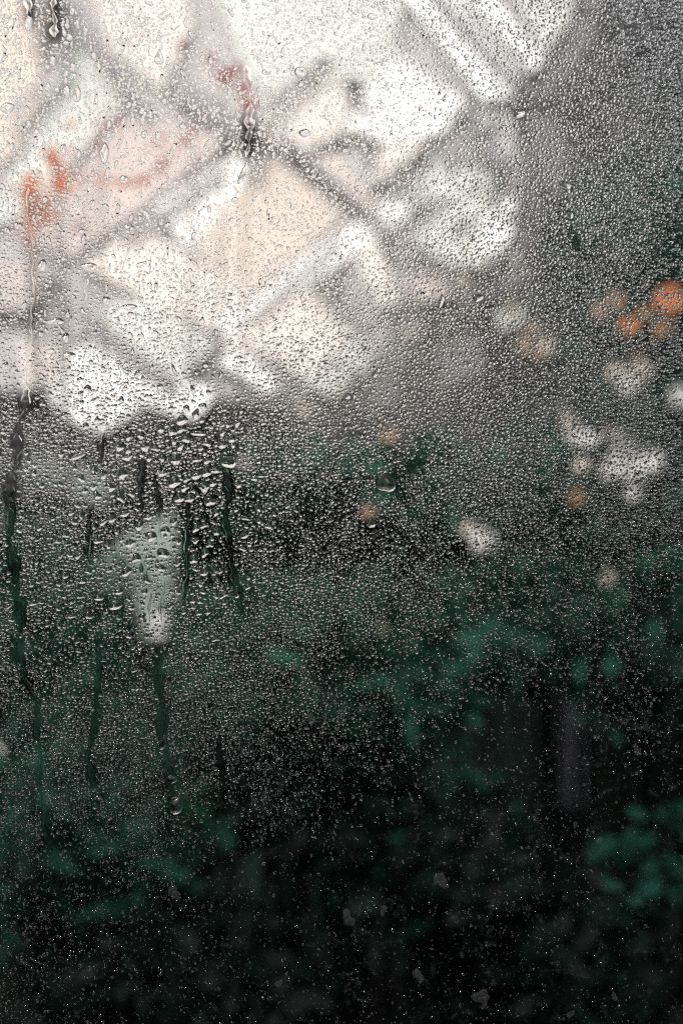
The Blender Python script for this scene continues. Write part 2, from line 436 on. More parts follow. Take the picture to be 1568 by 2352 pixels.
# leaf clumps, the lit look put into their lighter leaf colour
bl = empty('leafy_plant', (0.5, 1.9, 0)); tag(bl, 'leafy plant with patches of lighter dull green leaves, low in the picture behind the glass', 'plant')
B = Vector((0.5, 1.9, 0))
big = [(900, 1985, 2.4, 150, 75, 35, 'leaf_big'), (1440, 1950, 2.3, 190, 110, -20, 'leaf_mid'), (1420, 2060, 2.3, 190, 90, 30, 'leaf_big'), (1560, 2010, 2.3, 110, 90, 60, 'leaf_big'),
       (1075, 1770, 2.6, 160, 85, -35, 'leaf_big'), (1050, 1840, 2.6, 150, 70, -15, 'leaf_big'), (1150, 1880, 2.6, 130, 60, -20, 'leaf_big'), (820, 1745, 2.7, 95, 50, 10, 'leaf_big'),
       (945, 1740, 2.7, 60, 70, 40, 'leaf_big'), (1290, 1500, 2.9, 140, 50, 0, 'leaf_big'), (1440, 1490, 2.9, 110, 45, 10, 'leaf_big'), (1520, 1660, 2.9, 70, 70, 30, 'leaf_big'),
       (610, 1515, 2.8, 150, 40, 25, 'leaf_green'), (960, 1530, 2.8, 130, 60, -10, 'leaf_big'), (720, 1610, 2.7, 200, 70, 5, 'leaf_big'), (430, 1840, 2.5, 110, 70, -10, 'leaf_green'),
       (560, 1650, 2.6, 80, 55, 20, 'leaf_big'), (1240, 1440, 3.0, 80, 50, 0, 'leaf_green'), (1310, 1320, 3.0, 100, 60, 20, 'leaf_big'), (680, 1370, 3.0, 120, 50, 60, 'leaf_big'),
       (1470, 500, 3.4, 130, 70, 30, 'leaf_green'), (1330, 560, 3.5, 130, 60, 50, 'leaf_green'), (1480, 400, 3.5, 140, 50, 10, 'leaf_green'), (1440, 630, 3.2, 150, 60, 40, 'leaf_big'), (1540, 180, 3.6, 170, 150, 70, 'leaf_green'), (1500, 440, 3.0, 240, 170, 10, 'leaf_green'), (1520, 560, 3.0, 180, 140, 50, 'leaf_mid'), (1400, 590, 3.4, 220, 120, 30, 'leaf_green'), (1490, 640, 3.2, 200, 90, 40, 'leaf_mid'), (1340, 480, 3.5, 160, 120, 40, 'leaf_mid'),
       (300, 1340, 3.2, 110, 40, 30, 'leaf_green'), (30, 1690, 2.6, 60, 60, 0, 'leaf_big'), (60, 1600, 2.6, 90, 70, 20, 'leaf_big'), (120, 1480, 2.8, 220, 120, 10, 'leaf_big'), (250, 1560, 2.8, 200, 110, -10, 'leaf_big'), (560, 1420, 2.9, 220, 110, 10, 'leaf_big'), (470, 1560, 2.8, 200, 90, 20, 'leaf_big'), (330, 1700, 2.7, 240, 120, 0, 'leaf_mid'), (100, 1780, 2.5, 90, 110, 80, 'leaf_green'),
       (880, 1340, 3.0, 110, 60, 60, 'leaf_big'), (1360, 1190, 3.0, 130, 60, 10, 'leaf_big'), (1230, 1090, 3.1, 120, 60, -30, 'leaf_big')]
for _ in range(46):
    X = random.uniform(-40, 1600); Y = 1280 + random.uniform(0, 1) ** 1.4 * 900
    if X > 1080 and Y > 1520 and X < 1330: continue
    w = random.uniform(50, 170); big.append((X, Y, random.uniform(2.3, 2.9), w, w * random.uniform(.3, .7), random.uniform(-40, 50), random.choice(['leaf_mid', 'leaf_mid', 'leaf_big', 'leaf_green'])))
for X, Y, d, w, h, rot, m in big:
    c = at(X, Y, d) - B; sc = .48 * d / 1568; ca, sa = math.cos(R(rot)), math.sin(R(rot))
    def fn_(c=c, w=w, h=h, sc=sc, ca=ca, sa=sa):
        u, v_ = random.gauss(0, .28) * w * sc, random.gauss(0, .28) * h * sc
        return c + Vector((u * ca - v_ * sa, random.uniform(-.05, .05), u * sa + v_ * ca))
    o = leaf_mass(int(9 + w * h / 800), fn_, .035, M[m], 'foliage', bl, (.2, 1)); o['kind'] = 'stuff'
# its stems
vv, ff = [], []
for X, Y, d, w, h, rot, m in big:
    tip = at(X, Y, d) - B; b0 = Vector((tip.x * .8, tip.y * .8 + .05, 0)); o0 = len(vv)
    for p, r in ((b0, .006), ((b0 + tip) / 2 + Vector((.03, .05, 0)), .005), (tip, .003)):
        for q in range(4): vv.append(p + Vector((math.cos(q * 1.57) * r, math.sin(q * 1.57) * r, 0)))
    for hh in range(2):
        for q in range(4):
            a = o0 + hh * 4 + q; b_ = o0 + hh * 4 + (q + 1) % 4; ff.append((a, b_, b_ + 4, a + 4))
o = mesh_obj('stem', vv, ff, M['stem'], bl, True)

# ------------------------------------------------------------------ blossoms
def blossom_mesh(name, mat):
    vv, ff = [], []
    for ring, (n, tilt, L) in enumerate(((5, 1.25, 1.0), (5, .85, .85), (5, .45, .7), (3, .15, .5))):
        for i in range(n):
            a = i / n * 6.283 + ring * .6 + random.uniform(-.15, .15)
            d = Vector((math.cos(a) * math.sin(tilt), -math.cos(tilt), math.sin(a) * math.sin(tilt))); s = Vector((-math.sin(a), 0, math.cos(a)))
            up = d.cross(s); o0 = len(vv)
            for t_, w in ((.05, .12), (.45, .42), (.85, .40), (1.05, .14)):
                for s_ in (-1, 0, 1): vv.append(d * L * t_ + s * w * s_ * L + up * (.12 if s_ == 0 else 0) * (1 - t_))
            for h in range(3):
                for q in range(2):
                    b_ = o0 + h * 3 + q; ff.append((b_, b_ + 3, b_ + 4, b_ + 1))
    me = bpy.data.meshes.new(name); me.from_pydata([tuple(v) for v in vv], [], ff); me.materials.append(mat); me.shade_smooth()
    return me
BM = {kx: blossom_mesh('blossom', M[kx]) for kx in ('p_cream', 'p_white', 'p_orange', 'p_salmon', 'p_red', 'p_maroon', 'p_tan', 'p_peach', 'p_green')}
def rose(label, base, items, d0, stem_to_ground=True):
    t = empty('rose_bush', base); tag(t, label, 'flowering shrub'); Bv = Vector(base)
    vv, ff = [], []
    for X, Y, r, kx in items:
        c = at(X, Y, d0 + random.uniform(-.12, .12)) - Bv
        o = bpy.data.objects.new('blossom', BM[kx]); C.objects.link(o); o.parent = t; o.location = c
        s = (r * 1.12 if r >= 20 else r) / 1568 * .48 * d0; o.scale = (s, s, s); o.rotation_euler = (random.uniform(-.5, .3), random.uniform(0, 6), random.uniform(-.5, .5))
        if r < 20 and len(vv) > 60 and random.random() < .85: continue
        b0 = Vector((c.x * .35, .1, 0)); o0 = len(vv)
        for p, rr in ((b0, .006), ((b0 + c) / 2 + Vector((c.x * .2, .06, .05)), .004), (c + Vector((0, .01, 0)), .0025)):
            for q in range(4): vv.append(p + Vector((math.cos(q * 1.57) * rr, math.sin(q * 1.57) * rr, 0)))
        for h in range(2):
            for q in range(4):
                a = o0 + h * 4 + q; b_ = o0 + h * 4 + (q + 1) % 4; ff.append((a, b_, b_ + 4, a + 4))
    mesh_obj('stem', vv, ff, M['stem'], t, True)
    return t
rt = at(1400, 1000, 2.7)
rose('flowering shrub on the right with cream, white and orange blossoms', (rt.x, rt.y, 0), [
 (1532, 690, 32, 'p_orange'), (1440, 750, 20, 'p_orange'), (1475, 722, 18, 'p_tan'), (1522, 757, 20, 'p_tan'), (1408, 692, 22, 'p_peach'), (1375, 715, 18, 'p_peach'),
 (1232, 800, 26, 'p_peach'), (1205, 790, 20, 'p_peach'), (1258, 795, 18, 'p_cream'), (1222, 750, 16, 'p_peach'), (1170, 712, 22, 'p_cream'),
 (1412, 858, 24, 'p_cream'), (1470, 855, 24, 'p_cream'), (1442, 885, 22, 'p_white'), (1552, 912, 26, 'p_white'), (1460, 822, 12, 'p_tan'),
 (1295, 970, 24, 'p_cream'), (1325, 1000, 24, 'p_white'), (1350, 1012, 20, 'p_white'), (1400, 1000, 24, 'p_cream'), (1430, 1020, 26, 'p_white'), (1425, 1055, 30, 'p_white'),
 (1400, 1080, 24, 'p_white'), (1455, 1085, 26, 'p_white'), (1490, 1060, 28, 'p_white'), (1335, 1068, 18, 'p_cream'), (1325, 1142, 19, 'p_tan'), (1450, 1135, 18, 'p_white'),
 (1108, 1240, 28, 'p_white'), (1080, 1215, 20, 'p_cream'), (1390, 1325, 19, 'p_cream'), (875, 1445, 14, 'p_green'), (845, 1175, 15, 'p_peach'), (895, 1000, 18, 'p_peach'), (1110, 600, 18, 'p_white'),
 (700, 940, 18, 'p_cream'), (560, 1062, 14, 'p_white'), (940, 760, 15, 'p_cream'), (1060, 645, 14, 'p_cream'), (1185, 590, 12, 'p_white'), (690, 2180, 24, 'p_maroon'), (10, 1705, 26, 'p_white')], 2.7)
rt = at(200, 400, 3.3)
rose('climbing plant on the upper left with salmon and brick red blossoms', (rt.x, rt.y, 0), [
 (65, 450, 26, 'p_salmon'), (135, 388, 24, 'p_salmon'), (143, 430, 28, 'p_salmon'), (98, 470, 22, 'p_salmon'), (72, 580, 12, 'p_salmon'), (60, 515, 15, 'p_salmon'), (215, 330, 13, 'p_salmon'), (165, 350, 15, 'p_salmon'), (75, 420, 22, 'p_orange'), (120, 360, 22, 'p_salmon'), (100, 500, 26, 'p_salmon'), (62, 485, 18, 'p_orange'), (70, 545, 16, 'p_salmon'), (115, 505, 18, 'p_salmon'), (165, 288, 12, 'p_orange'),
 (232, 292, 14, 'p_salmon'), (275, 290, 12, 'p_salmon'), (180, 520, 14, 'p_red'), (418, 105, 14, 'p_red'), (490, 138, 18, 'p_red'), (515, 178, 20, 'p_red'), (555, 205, 18, 'p_red'), (572, 240, 20, 'p_red'), (420, 325, 14, 'p_red'),
 (375, 380, 12, 'p_red'), (350, 340, 10, 'p_salmon'), (20, 430, 14, 'p_orange'), (375, 320, 12, 'p_red'), (545, 160, 14, 'p_red'), (445, 300, 10, 'p_red')] + [(60 + 380 * ((k_ * .618) % 1), 545 - 260 * ((k_ * .618) % 1) + 55 * math.sin(k_ * 2.4), 8 + k_ % 4 * 1.5, 'p_salmon' if k_ % 3 else 'p_red') for k_ in range(26)], 3.3)

# leaf clumps and twigs added as dark shadow spots over the pale panels
br = empty('shadow_branch', at(900, 500, 3.5)); tag(br, 'added dark twigs and leaf clumps, standing in for shadows on the pale upper panels', 'branch'); B3 = at(900, 500, 3.5)
clumps = [(818, 198, 42), (765, 330, 60), (845, 335, 46), (925, 392, 52), (985, 365, 34), (1040, 362, 40), (1000, 470, 54), (880, 430, 34), (770, 665, 58), (735, 650, 34), (1100, 440, 36), (1150, 395, 34), (1068, 520, 26), (1140, 600, 34), (1190, 500, 40), (1060, 640, 40), (960, 590, 40), (895, 560, 34), (1195, 250, 30), (1120, 300, 36), (1060, 270, 30)]
for X, Y, w in clumps:
    c = at(X, Y, 3.5) - B3; sc = .48 * 3.5 / 1568
    def fn_(c=c, w=w, sc=sc): return c + Vector((random.gauss(0, .36) * w * sc, random.uniform(-.04, .04), random.gauss(0, .3) * w * sc))
    o = leaf_mass(int(6 + w / 6), fn_, .035, M['leaf_mid'], 'foliage', br); o['kind'] = 'stuff'
vv, ff = [], []
path = [(1330, 700), (1195, 500), (1140, 600), (1060, 640), (960, 590), (895, 560), (1000, 470), (1100, 440), (1150, 395), (1040, 362), (985, 365), (925, 392), (880, 430), (845, 335), (765, 330), (818, 198)]
for (x0, y0), (x1, y1) in zip(path[:-1], path[1:]):
    o0 = len(vv)
    for (x, y), rr in (((x0, y0), .004), (((x0 + x1) / 2 + 8, (y0 + y1) / 2 - 6), .0035), ((x1, y1), .003)):
        p = at(x, y, 3.52) - B3
        for q in range(4): vv.append(p + Vector((math.cos(q * 1.57) * rr, math.sin(q * 1.57) * rr, math.sin(q * 1.57) * rr)))
    for h in range(2):
        for q in range(4):
            a = o0 + h * 4 + q; b_ = o0 + h * 4 + (q + 1) % 4; ff.append((a, b_, b_ + 4, a + 4))
mesh_obj('twig', vv, ff, M['stem'], br, True)

# far hedge closing the horizon
hd = empty('hedge', (0, 11, 0)); tag(hd, 'dark hedge closing the garden behind the roof', 'hedge')
o = leaf_mass(6000, lambda: Vector((random.uniform(-22, 22), random.gauss(0, .4), random.uniform(0, 1) ** .7 * 3.6)), .55, M['leaf'], 'foliage', hd); o['kind'] = 'stuff'

# ------------------------------------------------------------------ the wet pane
# tracks the running water has cleared, in photo coordinates: (points, half width, water ridge height factor)
tracks = [
 ([(62, 430), (70, 540), (78, 600), (75, 720), (66, 830), (64, 885)], 4, 1),
 ([(62, 885), (55, 940), (45, 990), (38, 1050), (28, 1110), (20, 1165)], 14, .4),
 ([(18, 1165), (24, 1230), (30, 1290), (38, 1340), (48, 1390), (46, 1440), (45, 1505)], 14, .4),
 ([(45, 1505), (60, 1555), (80, 1600), (86, 1660), (90, 1740), (96, 1830), (102, 1870), (108, 1930)], 7, 1),
 ([(546, 0), (552, 60), (546, 120), (562, 150)], 2.5, 1.2),
 ([(562, 150), (572, 190), (578, 235), (570, 285), (572, 330), (570, 360)], 15, .8),
 ([(118, -60), (122, 20), (130, 55), (124, 85)], 15, .8),
 ([(60, -60), (66, 10), (70, 40)], 13, .8),
 ([(520, 1075), (524, 1140), (520, 1190), (524, 1260), (536, 1310), (545, 1350), (552, 1400)], 10, .6),
 ([(432, 1160), (428, 1230), (430, 1290), (420, 1380)], 6, .8),
 ([(235, 985), (230, 1020), (232, 1060)], 7, .8),
 ([(328, 1060), (322, 1120), (330, 1170)], 8, .5),
 ([(212, 1160), (200, 1200), (205, 1250), (208, 1290)], 8, .7),
 ([(228, 1460), (226, 1540), (224, 1620), (212, 1690), (204, 1740), (214, 1805)], 8, .8),
 ([(360, 1480), (368, 1550), (372, 1620), (374, 1690), (382, 1740), (392, 1790), (404, 1850)], 13, .7),
 ([(200, 640), (196, 670), (200, 700)], 8, 1),
 ([(360, 1100), (366, 1180), (372, 1240)], 5, .8),
 ([(268, 1240), (270, 1290)], 5, 1.2), ([(310, 1340), (318, 1400), (300, 1440)], 4, 1.2), ([(378, 1330), (368, 1400), (376, 1430)], 5, 1.2), ([(345, 1360), (340, 1410), (352, 1440)], 5, 1.2),
 ([(105, 1890), (135, 2000), (140, 2100)], 6, .3), ([(505, 1690), (512, 1850), (508, 2000)], 5, .25),
]
def densify(pts, step=6):
    out = []
    for (x0, y0), (x1, y1) in zip(pts[:-1], pts[1:]):
        n = max(1, int(math.hypot(x1 - x0, y1 - y0) / step))
        for i in range(n): out.append((x0 + (x1 - x0) * i / n, y0 + (y1 - y0) * i / n))
    out.append(pts[-1]); return out
TR = []
for pts, hw, hf in tracks:
    dp = densify(pts); ph = random.uniform(0, 6)
    TR.append([(x + math.sin(i * .9 + ph) * 1.6 + math.sin(i * .31 + ph * 2) * 2.8 + random.uniform(-1, 1), y, max(1.2, hw * ((.52 if dp[0][1] < 900 else .42) + .34 * math.sin(i * .37 + ph) + .22 * math.sin(i * 1.3) + random.uniform(-.15, .15)))) for i, (x, y) in enumerate(dp)])

def smooth_noise(shape, cell, seed):
    r = np.random.default_rng(seed); H, W = shape
    gh, gw = int(H / cell) + 3, int(W / cell) + 3
    G = r.random((gh, gw)); y = np.arange(H) / cell; x = np.arange(W) / cell
    yi = y.astype(int); xi = x.astype(int); fy = (y - yi)[:, None]; fx = (x - xi)[None, :]
    fy = fy * fy * (3 - 2 * fy); fx = fx * fx * (3 - 2 * fx)
    a = G[yi][:, xi]; b_ = G[yi][:, xi + 1]; c = G[yi + 1][:, xi]; d = G[yi + 1][:, xi + 1]
    return (a * (1 - fx) + b_ * fx) * (1 - fy) + (c * (1 - fx) + d * fx) * fy

# maps over the pane, in photo pixels / 4
MX, MY = 640, 560                                  # margin of the pane outside the frame (photo px)
W4, H4 = (1568 + 2 * MX) // 4, (2352 + 2 * MY) // 4
yy, xx = np.mgrid[0:H4, 0:W4]
XX = xx * 4.0 - MX; YY = yy * 4.0 - MY
def gs(cx, cy_, sx, sy): return np.exp(-((XX - cx) / sx) ** 2 - ((YY - cy_) / sy) ** 2)
def sst(v, a, b_): t_ = np.clip((v - a) / (b_ - a), 0, 1); return t_ * t_ * (3 - 2 * t_)
n1 = smooth_noise((H4, W4), 40, 1); n2 = smooth_noise((H4, W4), 12, 2); n3 = smooth_noise((H4, W4), 5, 3)
diag = sst(XX * .55 + YY, 2500, 1250)              # 1 upper left ... 0 lower right
fog = .01 + .26 * diag + .30 * gs(900, 900, 420, 330) + .12 * gs(1300, 330, 330, 420) + .36 * gs(90, 1080, 240, 360) + .12 * gs(700, 1350, 500, 250) + .16 * gs(250, 1450, 380, 350)
fog *= .35 + .8 * n1 + .6 * (n2 - .5)
fog *= 1 - .8 * gs(450, 1180, 170, 260)
fog *= 1 - .5 * gs(350, 350, 520, 420)
fog *= 1 - .8 * gs(1540, 520, 200, 380)
clear = np.zeros((H4, W4), bool)
for tr in TR:
    for x, y, hw in tr:
        ix, iy = (x + MX) / 4, (y + MY) / 4; r_ = max(1.0, (hw + 3) / 4)
        x0, x1, y0, y1 = int(ix - r_), int(ix + r_) + 2, int(iy - r_), int(iy + r_) + 2
        sub = (xx[y0:y1, x0:x1] - ix) ** 2 + (yy[y0:y1, x0:x1] - iy) ** 2 < r_ * r_
        clear[y0:y1, x0:x1] |= sub
fog[clear] = .01
fog = np.clip(fog, 0, .8)
dirt = (.15 + .75 * sst(XX * .6 + YY, 900, 1700) + .2 * sst(XX, 700, 1400)) * (.3 + 1.1 * n1)

# grid
k = N('wet_window_glass')
tc = k.n('TexCoord')
fa = k.n('Attribute', attribute_name='fog'); da = k.n('Attribute', attribute_name='dirt')
clearr = k.n('BsdfRefraction', Roughness=0.0, IOR=1.45)
rough = k.n('BsdfRefraction', Roughness=.55, IOR=1.45)
vor = k.n('TexVoronoi', Scale=900.0); k.l(tc.outputs['Object'], vor.inputs['Vector'])
fn = k.n('TexNoise', Scale=420.0, Detail=3.0); k.l(tc.outputs['Object'], fn.inputs['Vector'])
cell = k.ramp(vor.outputs['Distance'], [(.2, g(1.3)), (.6, g(.1))])
nf = k.ramp(fn.outputs['Fac'], [(.38, g(.15)), (.62, g(1.6))])
f1 = k.math('MULTIPLY', fa.outputs['Fac'], cell); f2 = k.math('MULTIPLY', f1, nf)
m1 = k.n('MixShader'); k.l(f2, m1.inputs[0]); k.l(clearr.outputs[0], m1.inputs[1]); k.l(rough.outputs[0], m1.inputs[2])
# dirt: lime specks and smudges
d1 = k.n('TexNoise', Scale=85.0, Detail=8.0, Roughness=.72); k.l(tc.outputs['Object'], d1.inputs['Vector'])
d2 = k.n('TexNoise', Scale=260.0, Detail=6.0, Roughness=.75); k.l(tc.outputs['Object'], d2.inputs['Vector'])
big_ = k.ramp(d1.outputs['Fac'], [(.52, g(0)), (.63, g(1))]); fine_ = k.ramp(d2.outputs['Fac'], [(.45, g(0)), (.64, g(1))])
dm = k.math('MULTIPLY', k.math('MULTIPLY', big_, fine_), da.outputs['Fac'])
v2 = k.n('TexVoronoi', Scale=330.0); k.l(tc.outputs['Object'], v2.inputs['Vector'])
sp = k.ramp(v2.outputs['Distance'], [(.05, g(1)), (.13, g(0))])
d3 = k.n('TexNoise', Scale=120.0); k.l(tc.outputs['Object'], d3.inputs['Vector'])
sp2 = k.math('MULTIPLY', sp, k.ramp(d3.outputs['Fac'], [(.5, g(0)), (.6, g(1))]))
dmx = k.math('ADD', k.math('MULTIPLY', dm, .10), k.math('MULTIPLY', k.math('MULTIPLY', sp2, da.outputs['Fac']), .3))
dif = k.n('BsdfDiffuse'); dif.inputs[0].default_value = (.42, .43, .47, 1)
tl = k.n('BsdfTranslucent'); tl.inputs[0].default_value = (.42, .43, .47, 1)
md = k.n('MixShader', Fac=.5); k.l(dif.outputs[0], md.inputs[1]); k.l(tl.outputs[0], md.inputs[2])
m2 = k.n('MixShader'); k.l(dmx, m2.inputs[0]); k.l(m1.outputs[0], m2.inputs[1]); k.l(md.outputs[0], m2.inputs[2])
gl = k.n('BsdfGlossy', Roughness=.02); fr = k.n('Fresnel', IOR=1.2)
m3 = k.n('MixShader'); k.l(fr.outputs[0], m3.inputs[0]); k.l(m2.outputs[0], m3.inputs[1]); k.l(gl.outputs[0], m3.inputs[2])
k.l(m3.outputs[0], k.out.inputs[0])
GLASS = k.m
k = N('clear_glass_back')
rf = k.n('BsdfRefraction', Roughness=0.0, IOR=1.45); k.l(rf.outputs[0], k.out.inputs[0])
GLASS_BACK = k.m

win = empty('window', (0, 0, CAMZ)); tag(win, 'dirty wet window pane covered in condensation beads, filling the whole view', 'window')
GX, GY = 320, 400
gx = np.linspace(-MX, 1568 + MX, GX); gy = np.linspace(-MY, 2352 + MY, GY)
GXX, GYY = np.meshgrid(gx, gy)
V = np.stack([(GXX / 1568 - .5) * PW, np.zeros_like(GXX), (.5 - GYY / 2352) * PH], -1).reshape(-1, 3)
i_, j_ = np.meshgrid(np.arange(GY - 1), np.arange(GX - 1), indexing='ij')
a = (i_ * GX + j_).ravel()
F = np.stack([a, a + GX, a + GX + 1, a + 1], 1)
xl, xr = V[:, 0].min(), V[:, 0].max(); zb, zt = V[:, 2].min(), V[:, 2].max(); TH = .004
nv = len(V)
V = np.concatenate([V, [(xl, 0, zt), (xr, 0, zt), (xr, 0, zb), (xl, 0, zb), (xl, TH, zt), (xr, TH, zt), (xr, TH, zb), (xl, TH, zb)]])
extra = np.array([[4, 5, 6, 7], [0, 1, 5, 4], [1, 2, 6, 5], [2, 3, 7, 6], [3, 0, 4, 7]]) + nv
Fall = np.concatenate([F, extra])
me = np_mesh('pane', V, Fall.ravel(), np.full(len(Fall), 4), GLASS)
me.materials.append(GLASS_BACK)
mi = np.zeros(len(Fall), np.int32); mi[len(F):] = 1; me.polygons.foreach_set('material_index', mi)
def sample(mp, X, Y):
    return mp[np.clip(((Y + MY) / 4).astype(int), 0, H4 - 1), np.clip(((X + MX) / 4).astype(int), 0, W4 - 1)]
for nm, mp in (('fog', fog), ('dirt', dirt)):
    vals = np.concatenate([sample(mp, GXX.ravel(), GYY.ravel()), np.zeros(8)]).astype(np.float32)
    me.attributes.new(nm, 'FLOAT', 'POINT').data.foreach_set('value', vals)
pane = bpy.data.objects.new('pane', me); C.objects.link(pane); pane.parent = win
FR = painted('grey_window_frame_paint', (.3, .3, .3), .5, .1, 10)
for c, s in (((xl - .03, .002, 0), (.06, .06, zt - zb + .12)), ((xr + .03, .002, 0), (.06, .06, zt - zb + .12))):
    v, f = box_vf(c, s); mesh_obj('stile', v, f, FR, win)
for zc in (zb - .03, zt + .03):
    v, f = box_vf((0, .002, zc), (xr - xl, .055, .06)); mesh_obj('rail', v, f, FR, win)

# lime flakes on the glass
k = N('lime_flake')
tc = k.n('TexCoord'); no = k.n('TexNoise', Scale=700.0, Detail=5.0, Roughness=.8); k.l(tc.outputs['Object'], no.inputs['Vector'])
fac = k.ramp(no.outputs['Fac'], [(.42, g(.03)), (.70, g(.12))])
d_ = k.n('BsdfDiffuse'); d_.inputs[0].default_value = (.5, .5, .53, 1); t_ = k.n('BsdfTranslucent'); t_.inputs[0].default_value = (.5, .5, .53, 1)
mm = k.n('MixShader', Fac=.5); k.l(d_.outputs[0], mm.inputs[1]); k.l(t_.outputs[0], mm.inputs[2])
tr_ = k.n('BsdfTransparent'); mo = k.n('MixShader'); k.l(fac, mo.inputs[0]); k.l(tr_.outputs[0], mo.inputs[1]); k.l(mm.outputs[0], mo.inputs[2]); k.l(mo.outputs[0], k.out.inputs[0])
FLAKE = k.m
flakes = [(1012, 2022, 24), (1105, 2290, 26), (960, 2240, 18), (716, 1650, 16), (830, 1630, 15), (800, 2110, 22), (1490, 465, 15), (1480, 415, 13), (1320, 1895, 9), (1435, 2380, 12), (1310, 2330, 12), (1500, 2150, 12),
          (400, 2050, 22), (700, 2060, 18), (1170, 1170, 22), (1520, 1050, 8), (1160, 1385, 12), (1200, 1520, 14), (1180, 1480, 12), (1540, 185, 10), (1375, 1930, 10), (920, 1760, 12), (860, 1230, 16), (1010, 1690, 14),
          (1250, 1290, 16), (1060, 2080, 12), (880, 2090, 14), (760, 2190, 16), (640, 2260, 12), (1290, 2010, 12), (1460, 1720, 12), (1230, 1820, 14), (1410, 2290, 12), (1130, 2150, 12)]
for X, Y, r_ in flakes[::2] + flakes[1:8:2]:
    r_ = r_ * .72
    n = 14; ph = random.uniform(0, 6)
    out = [(1 + .28 * math.sin(2 * a_ + ph) + .18 * math.sin(3 * a_ - ph) + random.uniform(-.14, .14)) for a_ in np.linspace(0, 6.283, n, endpoint=False)]
    vv = [(0, -.00022, 0)]
    for rr, yv in ((.75, -.0002), (1, 0)):
        for i in range(n):
            a_ = i / n * 6.283; vv.append((math.cos(a_) * out[i] * r_ * S * rr * .85, yv - .00003, math.sin(a_) * out[i] * r_ * S * rr * 1.1))
    ff = [(0, 1 + (i + 1) % n, 1 + i) for i in range(n)] + [(1 + i, 1 + (i + 1) % n, 1 + n + (i + 1) % n, 1 + n + i) for i in range(n)]
    mesh_obj('stain', vv, ff, FLAKE, win, loc=(px(X), 0, pz(Y) - CAMZ))

# ------------------------------------------------------------------ water
k = N('water')
wb = k.n('BsdfGlass', Roughness=0.0, IOR=1.33); wb.inputs[0].default_value = (1, 1, 1, 1); k.l(wb.outputs[0], k.out.inputs[0])
WATER = k.m
GAP = .00004

def drops_mesh(name, X, Y, r, sx, sz, rot, hh, rings, ns, ecc=.25, irr=.12, seed=0):
    """N closed water beads as one mesh; sizes in photo pixels"""
    q = np.random.default_rng(seed); n = len(X)
    th = np.linspace(0, 2 * np.pi, ns, endpoint=False)
    out = np.ones((n, ns))
    for m, amp in ((2, 1), (3, .9), (4, .5)):
        out += irr * amp * q.uniform(.2, 1, (n, 1)) * np.cos(m * th[None] + q.uniform(0, 6.28, (n, 1)))
    cx = np.cos(th) * out; cz = np.sin(th) * out
    P = []
    ex = q.uniform(-.12, .12, n)
    for ro, ht in rings:
        x = cx * ro * sx[:, None]; z = cz * ro * sz[:, None]
        x = x + (1 - ro) * ex[:, None]; z = z - (1 - ro) * ecc * sz[:, None]
        P.append(np.stack([x, np.broadcast_to(hh[:, None] * ht, x.shape), z], -1))
    apex = np.stack([ex, hh, -ecc * sz], -1)[:, None]
    base = P[0].copy()
    A = np.concatenate(P + [apex, base], 1)              # n, nr*ns+1+ns, 3
    c, s = np.cos(rot)[:, None], np.sin(rot)[:, None]
    xr_ = A[..., 0] * c - A[..., 2] * s; zr_ = A[..., 0] * s + A[..., 2] * c
    rs = (r * S)[:, None]
    V = np.stack([(X / 1568 - .5)[:, None] * PW + xr_ * rs, -GAP - A[..., 1] * rs, CAMZ + (.5 - Y / 2352)[:, None] * PH + zr_ * rs], -1)
    nr = len(rings); vp = nr * ns + 1 + ns
    lv, lt, sm = [], [], []
    for a in range(nr - 1):
        for i in range(ns):
            j = (i + 1) % ns; lv += [a * ns + i, a * ns + j, (a + 1) * ns + j, (a + 1) * ns + i]; lt.append(4); sm.append(True)
    for i in range(ns):
        j = (i + 1) % ns; lv += [(nr - 1) * ns + i, (nr - 1) * ns + j, nr * ns]; lt.append(3); sm.append(True)
    lv += [nr * ns + 1 + (ns - 1 - i) for i in range(ns)]; lt.append(ns); sm.append(False)
    LV = (np.array(lv)[None] + np.arange(n)[:, None] * vp).ravel()
    return V, LV, np.tile(lt, n), np.tile(sm, n)

def prof(ro, p=.5): return [(q_, (1 - q_ ** 2) ** p) for q_ in ro]

# occupancy of the pane in photo px / 2
OM = 150
OW, OH = (1568 + 2 * OM) // 2, (2352 + 2 * OM) // 2
occ = np.zeros((OH, OW), bool)
def disc(x, y, rx, ry):
    x = (x + OM) / 2; y = (y + OM) / 2; rx /= 2; ry /= 2
    x0, x1, y0, y1 = max(0, int(x - rx)), min(OW, int(x + rx) + 1), max(0, int(y - ry)), min(OH, int(y + ry) + 1)
    return slice(y0, y1), slice(x0, x1)
for tr in TR:
    for x, y, hw in tr: occ[disc(x, y, hw + 1, hw + 1)] = True

